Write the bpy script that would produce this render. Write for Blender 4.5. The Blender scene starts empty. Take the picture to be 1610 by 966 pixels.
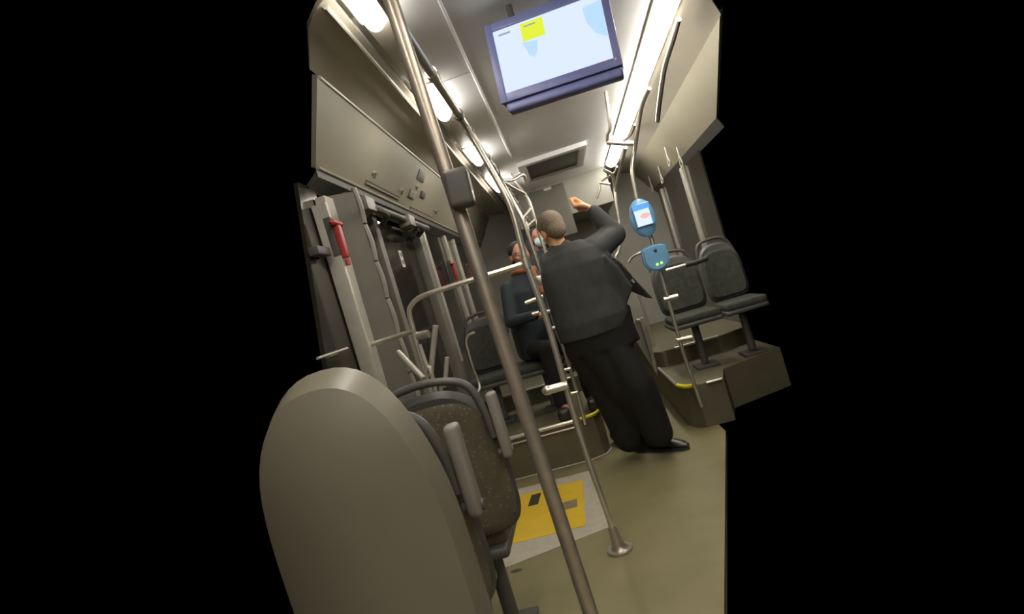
import bpy, bmesh, math, random
from mathutils import Vector, Matrix
random.seed(4)
# ------------------------------------------------------------------ camera
W, H, F = 1610, 966, 850.0
VPX, VPY = 896.0, 448.0            # where the bus runs to
CAMH = 1.25
sc = bpy.context.scene
yw = Vector((VPX-805, 483-VPY, -F)).normalized()
zw = Vector((-.287, .958, 0)); zw = (zw - yw*zw.dot(yw)).normalized()
xw = yw.cross(zw)
ROT = Matrix((xw, yw, zw))         # rows: world axes in camera space = camera-to-world rotation
cam_d = bpy.data.cameras.new('camera'); cam = bpy.data.objects.new('camera', cam_d)
sc.collection.objects.link(cam); sc.camera = cam
cam_d.sensor_width = 36; cam_d.lens = F/W*36; cam_d.clip_start = .02
cam.matrix_world = Matrix.Translation((0, 0, CAMH)) @ ROT.to_4x4()
sc.view_settings.view_transform = 'Standard'; sc.view_settings.look = 'None'
sc.view_settings.exposure = 0.0; sc.view_settings.gamma = 1.0; sc.view_settings.use_curve_mapping = False
world = bpy.data.worlds.new('night'); sc.world = world; world.use_nodes = True
world.node_tree.nodes['Background'].inputs[0].default_value = (0, 0, 0, 1)
world.node_tree.nodes['Background'].inputs[1].default_value = 0
LAMP = 29.0; LAMP_L = 29.0; LAMP_BACK = 24.0; SCREEN = 1.0
CEIL = 2.43

def ray(px, py): return ROT @ Vector((px-805, 483-py, -F))
def P(px, py, Y):
    r = ray(px, py); t = Y/r.y; return Vector((r.x*t, Y, CAMH+r.z*t))
def PZ(px, py, z):
    r = ray(px, py); t = (z-CAMH)/r.z; return Vector((r.x*t, r.y*t, z))
def PX(px, py, x):
    r = ray(px, py); t = x/r.x; return Vector((x, r.y*t, CAMH+r.z*t))
def PN(px, py, pt, n):
    r = ray(px, py); o = Vector((0, 0, CAMH)); t = (Vector(pt)-o).dot(n)/r.dot(n); return o + r*t

# ------------------------------------------------------------------ materials
def mat(name, col, rough=.5, metal=0, noise=0, nscale=20, col2=None, bump=0, bscale=60, emit=None, es=0, coat=0):
    m = bpy.data.materials.new(name); m.use_nodes = True
    nt = m.node_tree; b = nt.nodes['Principled BSDF']
    b.inputs['Base Color'].default_value = (*col, 1); b.inputs['Roughness'].default_value = rough
    b.inputs['Metallic'].default_value = metal; b.inputs['Coat Weight'].default_value = coat
    tc = nt.nodes.new('ShaderNodeTexCoord')
    nz = nt.nodes.new('ShaderNodeTexNoise'); nz.inputs['Scale'].default_value = nscale; nz.inputs['Detail'].default_value = 5
    nt.links.new(tc.outputs['Object'], nz.inputs['Vector'])
    rp = nt.nodes.new('ShaderNodeValToRGB'); c2 = col2 or tuple(c*(1-noise) for c in col)
    rp.color_ramp.elements[0].position = .38; rp.color_ramp.elements[1].position = .62
    rp.color_ramp.elements[0].color = (*c2, 1); rp.color_ramp.elements[1].color = (*col, 1)
    nt.links.new(nz.outputs['Fac'], rp.inputs['Fac']); nt.links.new(rp.outputs['Color'], b.inputs['Base Color'])
    if bump:
        n2 = nt.nodes.new('ShaderNodeTexNoise'); n2.inputs['Scale'].default_value = bscale
        nt.links.new(tc.outputs['Object'], n2.inputs['Vector'])
        bp = nt.nodes.new('ShaderNodeBump'); bp.inputs['Strength'].default_value = bump; bp.inputs['Distance'].default_value = .004
        nt.links.new(n2.outputs['Fac'], bp.inputs['Height']); nt.links.new(bp.outputs['Normal'], b.inputs['Normal'])
    if emit:
        b.inputs['Emission Color'].default_value = (*emit, 1); b.inputs['Emission Strength'].default_value = es
    return m
def speckle(name, base, dot):
    m = mat(name, base, .9, noise=.25, nscale=9)
    nt = m.node_tree; b = nt.nodes['Principled BSDF']; tc = nt.nodes['Texture Coordinate']
    v = nt.nodes.new('ShaderNodeTexVoronoi'); v.inputs['Scale'].default_value = 55
    nt.links.new(tc.outputs['Object'], v.inputs['Vector'])
    r = nt.nodes.new('ShaderNodeValToRGB'); r.color_ramp.elements[0].position = .16; r.color_ramp.elements[1].position = .27
    r.color_ramp.elements[0].color = (1, 1, 1, 1); r.color_ramp.elements[1].color = (0, 0, 0, 1)
    nt.links.new(v.outputs['Distance'], r.inputs['Fac'])
    mx = nt.nodes.new('ShaderNodeMix'); mx.data_type = 'RGBA'
    nt.links.new(r.outputs['Color'], mx.inputs[0])
    nt.links.new(nt.nodes['Color Ramp'].outputs['Color'], mx.inputs[6]); mx.inputs[7].default_value = (*dot, 1)
    nt.links.new(mx.outputs[2], b.inputs['Base Color'])
    return m
M = {}
M['floor'] = mat('floor_vinyl', (.225, .195, .095), .5, noise=.14, nscale=4, bump=.15, bscale=300)
M['ceil'] = mat('ceiling_panel', (.95, .95, .95), .95, noise=.03, nscale=3)
M['cove'] = mat('cove_panel', (.52, .475, .39), .6, noise=.08, nscale=3)
M['cant'] = mat('cantrail_panel', (.245, .22, .16), .5, noise=.06, nscale=4)
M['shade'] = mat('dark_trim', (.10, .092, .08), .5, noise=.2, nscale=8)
M['wall'] = mat('side_panel', (.15, .138, .11), .55, noise=.1, nscale=5)
M['podium'] = mat('podium_vinyl', (.135, .12, .07), .6, noise=.12, nscale=6)
M['back'] = mat('rear_panel', (.33, .315, .27), .55, noise=.08, nscale=3)
M['glass'] = mat('night_glass', (.030, .026, .020), .12, noise=.3, nscale=4)
M['rubber'] = mat('rubber', (.03, .03, .028), .6, noise=.2)
M['alu'] = mat('aluminium', (.50, .47, .40), .38, .35, noise=.12, nscale=12)
M['chrome'] = mat('brushed_steel', (.74, .69, .59), .30, .75, noise=.1, nscale=30)
M['worn'] = mat('worn_steel', (.50, .44, .38), .34, .7, noise=.15, nscale=25)
M['plastic'] = mat('seat_plastic', (.185, .168, .128), .40, noise=.05, nscale=5, coat=0)
M['dkplastic'] = mat('dark_plastic', (.095, .09, .083), .45, noise=.15, nscale=15)
M['midplastic'] = mat('grey_plastic', (.25, .23, .20), .45, noise=.1, nscale=15)
M['fabric'] = speckle('speckled_fabric', (.135, .118, .078), (.20, .185, .14))
M['dkfabric'] = mat('dark_green_fabric', (.055, .058, .045), .9, noise=.3, nscale=30)
M['yellow'] = mat('yellow_vinyl', (.70, .46, .025), .55, noise=.08, nscale=8)
M['yedge'] = mat('yellow_edge', (.75, .68, .02), .45, noise=.08, nscale=20)
M['matgrey'] = mat('ramp_frame_grey', (.46, .42, .33), .55, noise=.1, nscale=20)
M['tape'] = mat('black_tape', (.05, .04, .03), .6, noise=.2)
M['wear'] = mat('worn_grey_patch', (.24, .19, .12), .7, noise=.2)
M['red'] = mat('red_plastic', (.42, .04, .035), .4, noise=.15)
M['white'] = mat('white_label', (.75, .74, .68), .6, noise=.05)
M['blue'] = mat('validator_blue', (.17, .40, .64), .35, noise=.1, nscale=10, coat=.2)
M['bezel'] = mat('bezel_with_glow', (.18, .20, .46), .35, noise=.1)  # bluish tint paints the screen's glow and lens glare into the bezel colour
M['skin'] = mat('skin', (.78, .43, .22), .55, noise=.08, nscale=30)
M['skin2'] = mat('ruddy_skin', (.55, .25, .18), .55, noise=.08, nscale=30)
M['hair'] = mat('light_brown_hair', (.33, .25, .18), .8, noise=.25, nscale=70, bump=.4, bscale=150)
M['dkhair'] = mat('dark_hair', (.03, .025, .02), .7, noise=.3, nscale=60)
M['jacket'] = mat('charcoal_jacket', (.050, .051, .048), .75, noise=.2, nscale=14, bump=.4, bscale=25)
M['trouser'] = mat('black_trousers', (.010, .009, .007), .85, noise=.2, nscale=14, bump=.3, bscale=20)
M['shoe'] = mat('black_shoe', (.035, .03, .022), .35, noise=.2)
M['navy'] = mat('dark_coat', (.035, .045, .055), .85, noise=.2, nscale=14)
M['orange'] = mat('rust_sleeve', (.34, .12, .05), .8, noise=.25, nscale=20)
M['mask'] = mat('pale_blue_mask', (.55, .72, .75), .7, noise=.05, emit=None)
M['green'] = mat('green_led', (.1, .6, .05), .4, emit=(.35, 1, .05), es=3.5)
def emis(name, col, s):
    m = bpy.data.materials.new(name); m.use_nodes = True; nt = m.node_tree; nt.nodes.clear()
    e = nt.nodes.new('ShaderNodeEmission'); e.inputs[0].default_value = (*col, 1); e.inputs[1].default_value = s
    o = nt.nodes.new('ShaderNodeOutputMaterial'); nt.links.new(e.outputs[0], o.inputs[0]); return m
M['lamp'] = emis('lamp_diffuser', (1, .945, .84), LAMP)
M['lampl'] = emis('lamp_diffuser_left', (1, .945, .84), LAMP_L)
M['lampb'] = emis('lamp_diffuser_rear', (1, .93, .80), LAMP_BACK)
M['scr'] = emis('screen_white', (.72, .82, 1.0), SCREEN*1.05)
M['scr_blue'] = emis('screen_pale_blue', (.52, .76, 1.0), SCREEN)
M['scr_yel'] = emis('screen_yellow', (.80, .92, .06), SCREEN)
M['scr_txt'] = emis('screen_text_grey', (.35, .38, .48), SCREEN)
M['v_blue'] = emis('validator_screen_blue', (.16, .45, 1.0), 1.0)
M['v_white'] = emis('validator_screen_white', (.72, .85, 1.0), 1.1)
M['v_pink'] = emis('validator_screen_pink', (1.0, .55, .5), 1.0)

# ------------------------------------------------------------------ builders
C = sc.collection
def obj(name, bm, m, parent=None, smooth=True, label=None):
    me = bpy.data.meshes.new(name)
    bmesh.ops.recalc_face_normals(bm, faces=bm.faces)
    bm.to_mesh(me); bm.free()
    o = bpy.data.objects.new(name, me); C.objects.link(o)
    me.materials.append(m)
    if smooth:
        for p in me.polygons: p.use_smooth = True
        try: me.set_sharp_from_angle(angle=math.radians(38))
        except Exception: pass
    if parent:
        o.parent = parent; o.matrix_parent_inverse = Matrix.Translation(parent.location).inverted() if True else Matrix()
    if label: o['label'] = label
    return o
def struct(name, bm, m, smooth=True):
    o = obj(name, bm, m, smooth=smooth); o['kind'] = 'structure'; return o
def thing(name, label, cat, loc=(0, 0, 0), group=None):
    o = bpy.data.objects.new(name, None); C.objects.link(o); o.location = loc; o.empty_display_size = .05
    o['label'] = label; o['category'] = cat
    if group: o['group'] = group
    return o
def tag(o, label, cat, group=None):
    o['label'] = label; o['category'] = cat
    if group: o['group'] = group
    return o
def quad(bm, pts):
    return bm.faces.new([bm.verts.new(p) for p in pts])
def box(bm, a, b, bev=0, seg=2, mtx=None):
    """axis box from corner a to corner b"""
    r = bmesh.ops.create_cube(bm, size=1)
    vs = r['verts']; a = Vector(a); b = Vector(b); c = (a+b)/2; s = b-a
    for v in vs: v.co = Vector((v.co.x*s.x, v.co.y*s.y, v.co.z*s.z)) + c
    if bev:
        es = list({e for v in vs for e in v.link_edges})
        rr = bmesh.ops.bevel(bm, geom=es, offset=bev, segments=seg, affect='EDGES', profile=.6)
        vs = list({v for f in rr['faces'] for v in f.verts} | {v for v in vs if v.is_valid})
    if mtx is not None:
        for v in vs: v.co = mtx @ v.co
    return vs
def smooth_path(pts, n=6):
    pts = [Vector(p) for p in pts]
    if len(pts) < 3: return pts
    out = []
    e = [pts[0]*2-pts[1]] + pts + [pts[-1]*2-pts[-2]]
    for i in range(1, len(e)-2):
        p0, p1, p2, p3 = e[i-1:i+3]
        for k in range(n):
            t = k/n
            out.append(.5*((2*p1)+(p2-p0)*t+(2*p0-5*p1+4*p2-p3)*t*t+(3*p1-p0-3*p2+p3)*t*t*t))
    out.append(pts[-1]); return out
def tube(bm, pts, r, seg=14, curve=True, n=6):
    pts = smooth_path(pts, n) if curve else [Vector(p) for p in pts]
    rings = []; up = None
    rad = r if callable(r) else (lambda t: r)
    for i, p in enumerate(pts):
        d = (pts[min(i+1, len(pts)-1)] - pts[max(i-1, 0)]).normalized()
        if up is None:
            up = d.orthogonal().normalized()
        up = (up - d*up.dot(d)).normalized(); s = d.cross(up)
        rr = rad(i/(len(pts)-1))
        rings.append([bm.verts.new(p + (up*math.cos(a)+s*math.sin(a))*rr) for a in (2*math.pi*k/seg for k in range(seg))])
    for a, b in zip(rings, rings[1:]):
        for k in range(seg): bm.faces.new((a[k], a[(k+1) % seg], b[(k+1) % seg], b[k]))
    bm.faces.new(rings[0][::-1]); bm.faces.new(rings[-1])
def ellip(bm, c, r, rot=None, u=20, v=14):
    res = bmesh.ops.create_uvsphere(bm, u_segments=u, v_segments=v, radius=1)
    m = Matrix.Translation(c) @ (rot or Matrix()) @ Matrix.Diagonal((*r, 1))
    for vv in res['verts']: vv.co = m @ vv.co
    return res['verts']
def cone(bm, p0, p1, r0, r1, seg=16):
    """tapered limb with round ends"""
    p0 = Vector(p0); p1 = Vector(p1)
    tube(bm, [p0, p1], lambda t: r0+(r1-r0)*t, seg, curve=False)
    ellip(bm, p0, (r0,)*3, u=seg, v=10); ellip(bm, p1, (r1,)*3, u=seg, v=10)
def loft(bm, rings, n=24):
    """closed body of elliptic rings: (centre, half width vector, half depth vector)"""
    rs = []
    for c, a, b in rings:
        c = Vector(c); a = Vector(a); b = Vector(b)
        rs.append([bm.verts.new(c + a*math.cos(2*math.pi*k/n) + b*math.sin(2*math.pi*k/n)) for k in range(n)])
    for p, q in zip(rs, rs[1:]):
        for k in range(n): bm.faces.new((p[k], p[(k+1) % n], q[(k+1) % n], q[k]))
    bm.faces.new(rs[0][::-1]); bm.faces.new(rs[-1])
def fuse(name, bm, m, parent, vox=.012, it=3, label=None):
    """weld overlapping volumes into one continuous skin"""
    o = obj(name, bm, m, parent, label=label)
    md = o.modifiers.new('r', 'REMESH'); md.mode = 'VOXEL'; md.voxel_size = vox; md.use_smooth_shade = True
    sm = o.modifiers.new('s', 'SMOOTH'); sm.iterations = it; sm.factor = .5
    bpy.context.view_layer.update()
    dg = bpy.context.evaluated_depsgraph_get()
    me = bpy.data.meshes.new_from_object(o.evaluated_get(dg))
    o.modifiers.clear(); old = o.data; o.data = me; bpy.data.meshes.remove(old)
    if not me.materials: me.materials.append(m)
    for p in me.polygons: p.use_smooth = True
    return o
def solidstrip(name, edges, m, n, th=.02, smooth=False):
    """a long panel: edges = [(x, z, y0, y1), ...] joined crosswise, thickened along n"""
    bm = bmesh.new(); n = Vector(n)*th; N = 12
    def pt(e, t): return Vector((e[0], e[2]+(e[3]-e[2])*t, e[1]))
    top = [[bm.verts.new(pt(e, k/N)) for k in range(N+1)] for e in edges]
    bot = [[bm.verts.new(pt(e, k/N)+n) for k in range(N+1)] for e in edges]
    for i in range(len(edges)-1):
        for k in range(N):
            bm.faces.new((top[i][k], top[i][k+1], top[i+1][k+1], top[i+1][k]))
            bm.faces.new((bot[i][k], bot[i+1][k], bot[i+1][k+1], bot[i][k+1]))
    for k in range(N):
        for i in (0, -1): bm.faces.new((top[i][k], top[i][k+1], bot[i][k+1], bot[i][k]))
    for i in range(len(edges)-1):
        for k in (0, -1): bm.faces.new((top[i][k], top[i+1][k], bot[i+1][k], bot[i][k]))
    return struct(name, bm, m, smooth)
def slab(bm, poly, z0, z1):
    lo = [bm.verts.new((x, y, z0)) for x, y in poly]; hi = [bm.verts.new((x, y, z1)) for x, y in poly]
    bm.faces.new(lo[::-1]); bm.faces.new(hi); n = len(poly)
    for i in range(n): bm.faces.new((lo[i], lo[(i+1) % n], hi[(i+1) % n], hi[i]))
def plate(bm, pts, n, th):
    """flat polygon thickened along n"""
    n = Vector(n).normalized()*th
    a = [bm.verts.new(Vector(p)) for p in pts]; b = [bm.verts.new(Vector(p)+n) for p in pts]
    bm.faces.new(a[::-1]); bm.faces.new(b); k = len(pts)
    for i in range(k): bm.faces.new((a[i], a[(i+1) % k], b[(i+1) % k], b[i]))

# ------------------------------------------------------------------ setting
XL, XR = -1.05, 1.42              # inner faces of the side walls
YB = 7.2                          # rear wall
AX0, AX1 = -.06, .54              # aisle between the podiums
PZ1, PZ2 = .31, .45               # podium heights
bm = bmesh.new(); slab(bm, [(-1.06, -4), (1.43, -4), (1.43, 1.3), (0, 1.5), (.16, 1.82), (.72, 3.75), (.72, YB), (-1.06, YB)], -.04, 0)
struct('floor', bm, M['floor'])
bm = bmesh.new(); slab(bm, [(-.36, -4), (.76, -4), (.76, 6.3), (-.36, 6.3)], CEIL, CEIL+.03)
struct('ceiling', bm, M['ceil'])
# ceiling beyond both light channels
bm = bmesh.new(); slab(bm, [(-.36, -4), (-.36, YB), (-.51, YB), (-.51, -4)], CEIL+.045, CEIL+.07)
struct('trim_1', bm, M['ceil'])
bm = bmesh.new(); slab(bm, [(.76, -4), (.91, -4), (.91, YB), (.76, YB)], CEIL+.045, CEIL+.07)
struct('trim_2', bm, M['ceil'])
# rolled coves between light channel and cantrail
solidstrip('trim_3', [(-.50, CEIL, 1.80, YB), (-.56, CEIL-.001, 1.84, YB), (-.66, CEIL+.03, 1.98, YB), (-.78, CEIL-.0, 2.2, YB)], M['cove'], (0, 0, 1), .02, True)
solidstrip('trim_4', [(.90, CEIL, 2.4, YB), (.97, CEIL, 2.6, YB), (1.07, CEIL+.01, 2.85, YB), (1.18, CEIL-.03, 3.05, YB)], M['cove'], (0, 0, 1), .02, True)
# slanted cantrail panels above the windows
CA, CB = Vector((-.77, 0, CAMH+1.165)), Vector((-.975, 0, CAMH+.865))
cn = (CB-CA).cross(Vector((0, 1, 0))).normalized()
if cn.x < 0: cn = -cn
solidstrip('trim_5', [(CA.x, CA.z, 2.24, YB), (CB.x, CB.z, 2.44, YB)], M['cant'], (-.5, 0, .3), .04)
solidstrip('trim_6', [(1.17, CAMH+1.165, 3.02, YB), (1.37, CAMH+.865, 4.15, YB)], M['cant'], (.5, 0, .3), .04)
# undersides
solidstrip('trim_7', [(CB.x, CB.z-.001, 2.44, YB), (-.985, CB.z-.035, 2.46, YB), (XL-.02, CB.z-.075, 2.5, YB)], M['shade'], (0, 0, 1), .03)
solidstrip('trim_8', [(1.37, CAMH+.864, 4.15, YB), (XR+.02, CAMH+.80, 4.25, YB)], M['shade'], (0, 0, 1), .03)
# lip along the lower edge of the left cantrail
bm = bmesh.new(); tube(bm, [(CB.x+.004, 2.46, CB.z+.004), (CB.x+.004, YB, CB.z+.004)], .009, 8, False); struct('trim_9', bm, M['cant'])
bm = bmesh.new(); tube(bm, [(1.172, 3.05, CAMH+1.162), (1.172, YB, CAMH+1.162)], .008, 8, False); struct('trim_10', bm, M['alu'])
bm = bmesh.new(); tube(bm, [(CA.x, 2.26, CA.z), (CA.x, YB, CA.z)], .008, 8, False); struct('trim_11', bm, M['alu'])
# ceiling seam
bm = bmesh.new(); tube(bm, [(-.165, 1.95, CEIL), (-.165, 4.6, CEIL)], .007, 8, False); tube(bm, [(-.36, 2.75, CEIL), (-.165, 2.75, CEIL)], .004, 8, False)
struct('trim_12', bm, M['ceil'])
# rear wall and the lowered duct before it
bm = bmesh.new()
box(bm, (-1.06, YB, 0), (1.43, YB+.04, CEIL+.06)); struct('wall_back', bm, M['back'])
bm = bmesh.new(); box(bm, (-.36, 6.3, 2.02), (.76, YB-.001, CEIL+.03), .02); struct('trim_13', bm, M['back'])
# the part of the bus behind the camera
solidstrip('trim_33', [(-.50, CEIL, -4, 1.3), (-.77, CEIL, -4, 1.3), (-.975, CAMH+.865, -4, .5), (XL, CAMH+.80, -4, .5)], M['cant'], (0, 0, 1), .03)
solidstrip('trim_34', [(.91, CEIL, -4, 1.3), (1.17, CEIL, -4, 1.3), (1.37, CAMH+.865, -4, 1.3), (XR, CAMH+.80, -4, 1.3)], M['cant'], (0, 0, 1), .03)
for nm, x, sg, ye in (('left', XL, -1, .5), ('right', XR, 1, 1.3)):
    bm = bmesh.new(); box(bm, (x, -4, 0), (x+sg*.03, ye, .95)); struct('wall_'+nm+'_rear', bm, M['wall'])
    bm = bmesh.new(); box(bm, (x, -4, .95), (x+sg*.02, ye, 2.07)); struct('window_'+('5' if sg < 0 else '6'), bm, M['glass'])
bm = bmesh.new(); box(bm, (-1.06, -4.04, 0), (1.43, -4, CEIL+.06)); struct('wall_front', bm, M['back'])
# left wall: panel below the windows, then windows, posts
def wallbit(name, x, y0, y1, z0, z1, m, th=-.03, bev=0):
    bm = bmesh.new(); box(bm, (min(x, x+th), y0, z0), (max(x, x+th), y1, z1), bev); return struct(name, bm, m)
wallbit('wall_left', XL, 4.35, YB, 0, .95, M['wall'])
bm = bmesh.new()
plate(bm, [(XL, 2.1, .0), (XL, 2.62, .0), (XL, 2.62, .82), (XL, 2.1, .82)], (-1, 0, 0), .03); struct('wall_left_front', bm, M['wall'])
bm = bmesh.new()
plate(bm, [(XL-.005, 2.02, .82), (XL-.005, 2.46, .82), (XL-.005, 2.55, 2.06), (XL-.005, 2.38, 2.06)], (-1, 0, 0), .02); struct('window_1', bm, M['glass'])
bm = bmesh.new(); box(bm, (XL-.02, 4.35, .95), (XL-.005, YB, 2.06)); struct('window_2', bm, M['glass'])
bm = bmesh.new()
for y in (4.34, 5.15, 5.55, 6.5): box(bm, (XL-.01, y, .9), (XL+.03, y+.07, 2.06), .008)
struct('trim_14', bm, M['alu'])
# right wall
wallbit('wall_right', XR, 5.1, YB, .3, 1.02, M['wall'], .03)
bm = bmesh.new(); box(bm, (XR+.005, 5.0, 1.02), (XR+.02, YB, 2.08)); struct('window_3', bm, M['glass'])
bm = bmesh.new()
for y in (5.62, 6.85): box(bm, (XR-.03, y, 1.0), (XR+.01, y+.09, 2.06), .01)
struct('trim_15', bm, M['alu'])
# rear window
bm = bmesh.new(); box(bm, (-.40, YB-.012, 1.1), (.05, YB-.002, 1.98)); struct('window_4', bm, M['glass'])
# podiums
bm = bmesh.new()
slab(bm, [(-1.05, 3.86), (-.20, 3.86), (-.11, 3.89), (-.06, 3.98), (-.06, YB), (-1.05, YB)], .001, PZ1); struct('trim_16', bm, M['podium'])
bm = bmesh.new()
slab(bm, [(.64, 3.92), (.72, 3.92), (.84, 3.92), (.92, 4.2), (1.42, 4.4), (1.42, YB), (.54, YB), (.54, 4.08), (.58, 3.97)], .001, PZ1); struct('trim_17', bm, M['podium'])
bm = bmesh.new(); slab(bm, [(-1.05, 4.84), (-.10, 4.84), (-.06, 4.92), (-.06, YB), (-1.05, YB)], PZ1, PZ2); struct('trim_18', bm, M['podium'])
bm = bmesh.new(); slab(bm, [(.60, 4.86), (1.15, 4.86), (1.42, 5.0), (1.42, YB), (.54, YB), (.54, 4.95)], PZ1, PZ2); struct('trim_19', bm, M['podium'])
def nosing(name, a, b, r=.012):
    bm = bmesh.new(); tube(bm, [a, b], r, 10, False); return struct(name, bm, M['chrome'])
nosing('trim_20', (-1.04, 3.855, PZ1-.004), (-.23, 3.855, PZ1-.004), .016)
nosing('trim_21', (-1.04, 3.845, PZ1-.045), (-.23, 3.845, PZ1-.045), .007)
nosing('trim_22', (-1.04, 4.835, PZ2), (-.20, 4.835, PZ2))
nosing('trim_23', (.72, 3.915, PZ1-.003), (.83, 3.915, PZ1-.003))
nosing('trim_24', (.72, 4.855, PZ2), (1.1, 4.855, PZ2))
bm = bmesh.new(); tube(bm, [(-.205, 3.855, PZ1), (-.11, 3.885, PZ1), (-.058, 3.98, PZ1)], .013, 10); struct('trim_25', bm, M['yedge'])
bm = bmesh.new(); tube(bm, [(.545, 4.07, PZ1), (.58, 3.965, PZ1), (.655, 3.915, PZ1)], .016, 10); struct('trim_26', bm, M['yedge'])
bm = bmesh.new(); tube(bm, [(.54, 4.1, PZ1), (.54, 4.9, PZ1)], .012, 8, False); struct('trim_27', bm, M['alu'])
bm = bmesh.new(); tube(bm, [(-.06, 4.0, PZ1), (-.06, 4.8, PZ1)], .012, 8, False); struct('trim_28', bm, M['alu'])
bm = bmesh.new(); tube(bm, [(-1.04, 3.85, .006), (-.22, 3.85, .006), (-.09, 3.9, .006), (-.05, 4.0, .006)], .008, 6, False); struct('baseboard_left', bm, M['matgrey'])

# ------------------------------------------------------------------ door on the left
bm = bmesh.new(); plate(bm, [(XL, 2.42, .3), (XL, 2.55, .3), (XL, 2.60, 2.0), (XL, 2.50, 2.0)], (1, 0, 0), .05); struct('trim_29', bm, M['alu'])
bm = bmesh.new(); box(bm, (XL, 2.43, .3), (XL+.075, 2.46, 1.95), .008); struct('trim_30', bm, M['alu'])
d = thing('door_leaf', 'grey edge-on door leaf standing folded inward right beside the cream post', 'door', (-.98, 2.7, 0))
bm = bmesh.new(); plate(bm, [(-1.04, 2.63, .04), (-.925, 2.70, .04), (-.925, 2.70, 2.03), (-1.04, 2.63, 2.03)], (.3, 1, 0), .035); obj('leaf_panel', bm, M['wall'], d, False)
bm = bmesh.new()
z = .06
while z < 2.0:
    tube(bm, [(-.922, 2.715, z), (-.915, 2.717, z+.09), (-.922, 2.715, z+.19)], .016, 8); z += .2
obj('rubber_seal', bm, M['midplastic'], d)
d = thing('door_leaf', 'dark glazed door leaf with a small white sticker, between two grey uprights', 'door', (XL, 3.7, 0))
bm = bmesh.new(); box(bm, (XL-.03, 3.22, .05), (XL-.015, 4.2, 2.0)); obj('pane', bm, M['glass'], d, False)
bm = bmesh.new(); box(bm, (XL-.035, 3.18, .04), (XL+.03, 3.26, 2.02), .01); obj('leaf_frame', bm, M['wall'], d)
bm = bmesh.new(); box(bm, (XL-.035, 4.10, .04), (XL+.05, 4.24, 2.02), .015); obj('leaf_frame', bm, M['wall'], d)
bm = bmesh.new()
a = PX(627, 396, XL-.01); b = PX(636, 418, XL-.01)
box(bm, (XL-.014, a.y, b.z-.01), (XL-.010, a.y+.06, a.z+.01), .001); st = obj('sticker', bm, M['white'], d, False, 'white sticker with two dark marks')
bm = bmesh.new()
for k in (0, 1):
    box(bm, (XL-.010, a.y+.015, b.z+.01+k*.055), (XL-.008, a.y+.045, b.z+.04+k*.055)); box(bm, (XL-.010, a.y+.02, b.z+.0+k*.055), (XL-.008, a.y+.03, b.z+.005+k*.055))
obj('mark', bm, M['dkplastic'], st, False)
t = thing('door_mechanism', 'black door arm mechanism tucked under the left cantrail above the door', 'door mechanism', (-.97, 3.3, 2.0))
bm = bmesh.new(); tube(bm, [(-.97, 2.7, 2.02), (-.97, 4.3, 2.02)], .022, 10, False); obj('shaft', bm, M['dkplastic'], t)
for y0 in (2.95, 3.75):
    bm = bmesh.new(); tube(bm, [(-.97, y0, 2.01), (-.92, y0+.18, 1.97), (-1.0, y0+.33, 1.95)], .02, 8); obj('arm', bm, M['dkplastic'], t)
    bm = bmesh.new(); box(bm, (-1.02, y0-.06, 1.97), (-.93, y0+.08, 2.05), .01); obj('bracket', bm, M['midplastic'], t)
bm = bmesh.new(); ellip(bm, (-.95, 3.98, 1.97), (.02, .03, .015)); obj('bolt', bm, M['white'], t)
# emergency hammers
def hammer(c, label, s=1.0, holder=True):
    t = thing('emergency_hammer', label, 'hammer', c, 'emergency hammers on the left posts')
    bm = bmesh.new(); vs = box(bm, (-.014, -.018, -.075), (.014, .018, .075), .008); tube(bm, [(0, 0, -.08), (0, .0, -.11)], .012, 10, False)
    for v in bm.verts: v.co = Vector(c)+v.co*s
    obj('handle', bm, M['red'], t)
    bm = bmesh.new(); tube(bm, [(0, -.045, .085), (0, .045, .085)], .014, 10, False); tube(bm, [(0, -.045, .085), (0, -.065, .085)], lambda q: .012*(1-q)+.002, 10, False)
    for v in bm.verts: v.co = Vector(c)+v.co*s
    obj('head', bm, M['red'], t)
    bm = bmesh.new(); box(bm, (-.05, -.014, -.06), (-.014, .014, .12), .004)
    for v in bm.verts: v.co = Vector(c)+v.co*s
    obj('holder', bm, M['dkplastic'], t)
c = PX(537, 380, XL+.09); hammer(c, 'red emergency hammer on the cream post nearest the camera', 1.05)
hammer(PX(716, 430, XL+.06), 'red emergency hammer far down the left wall behind the long steel pole', 1.1)
hammer(PX(741, 428, XL+.06), 'smallest red emergency hammer, deepest along the left wall', .9)
# window rail on the first left window
bm = bmesh.new(); tube(bm, [PX(499, 564, XL+.02), PX(520, 557, XL+.02), PX(546, 548, XL+.02)], .006, 8); tag(obj('window_bar', bm, M['alu']), 'thin metal bar across the dark window at the left edge', 'bar')
bm = bmesh.new(); p = PX(507, 396, XL+.03); box(bm, p+Vector((-.03, -.08, -.02)), p+Vector((.02, .05, .02)), .008); tag(obj('window_catch', bm, M['dkplastic']), 'dark latch on the window left of the cream post', 'latch')

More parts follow.
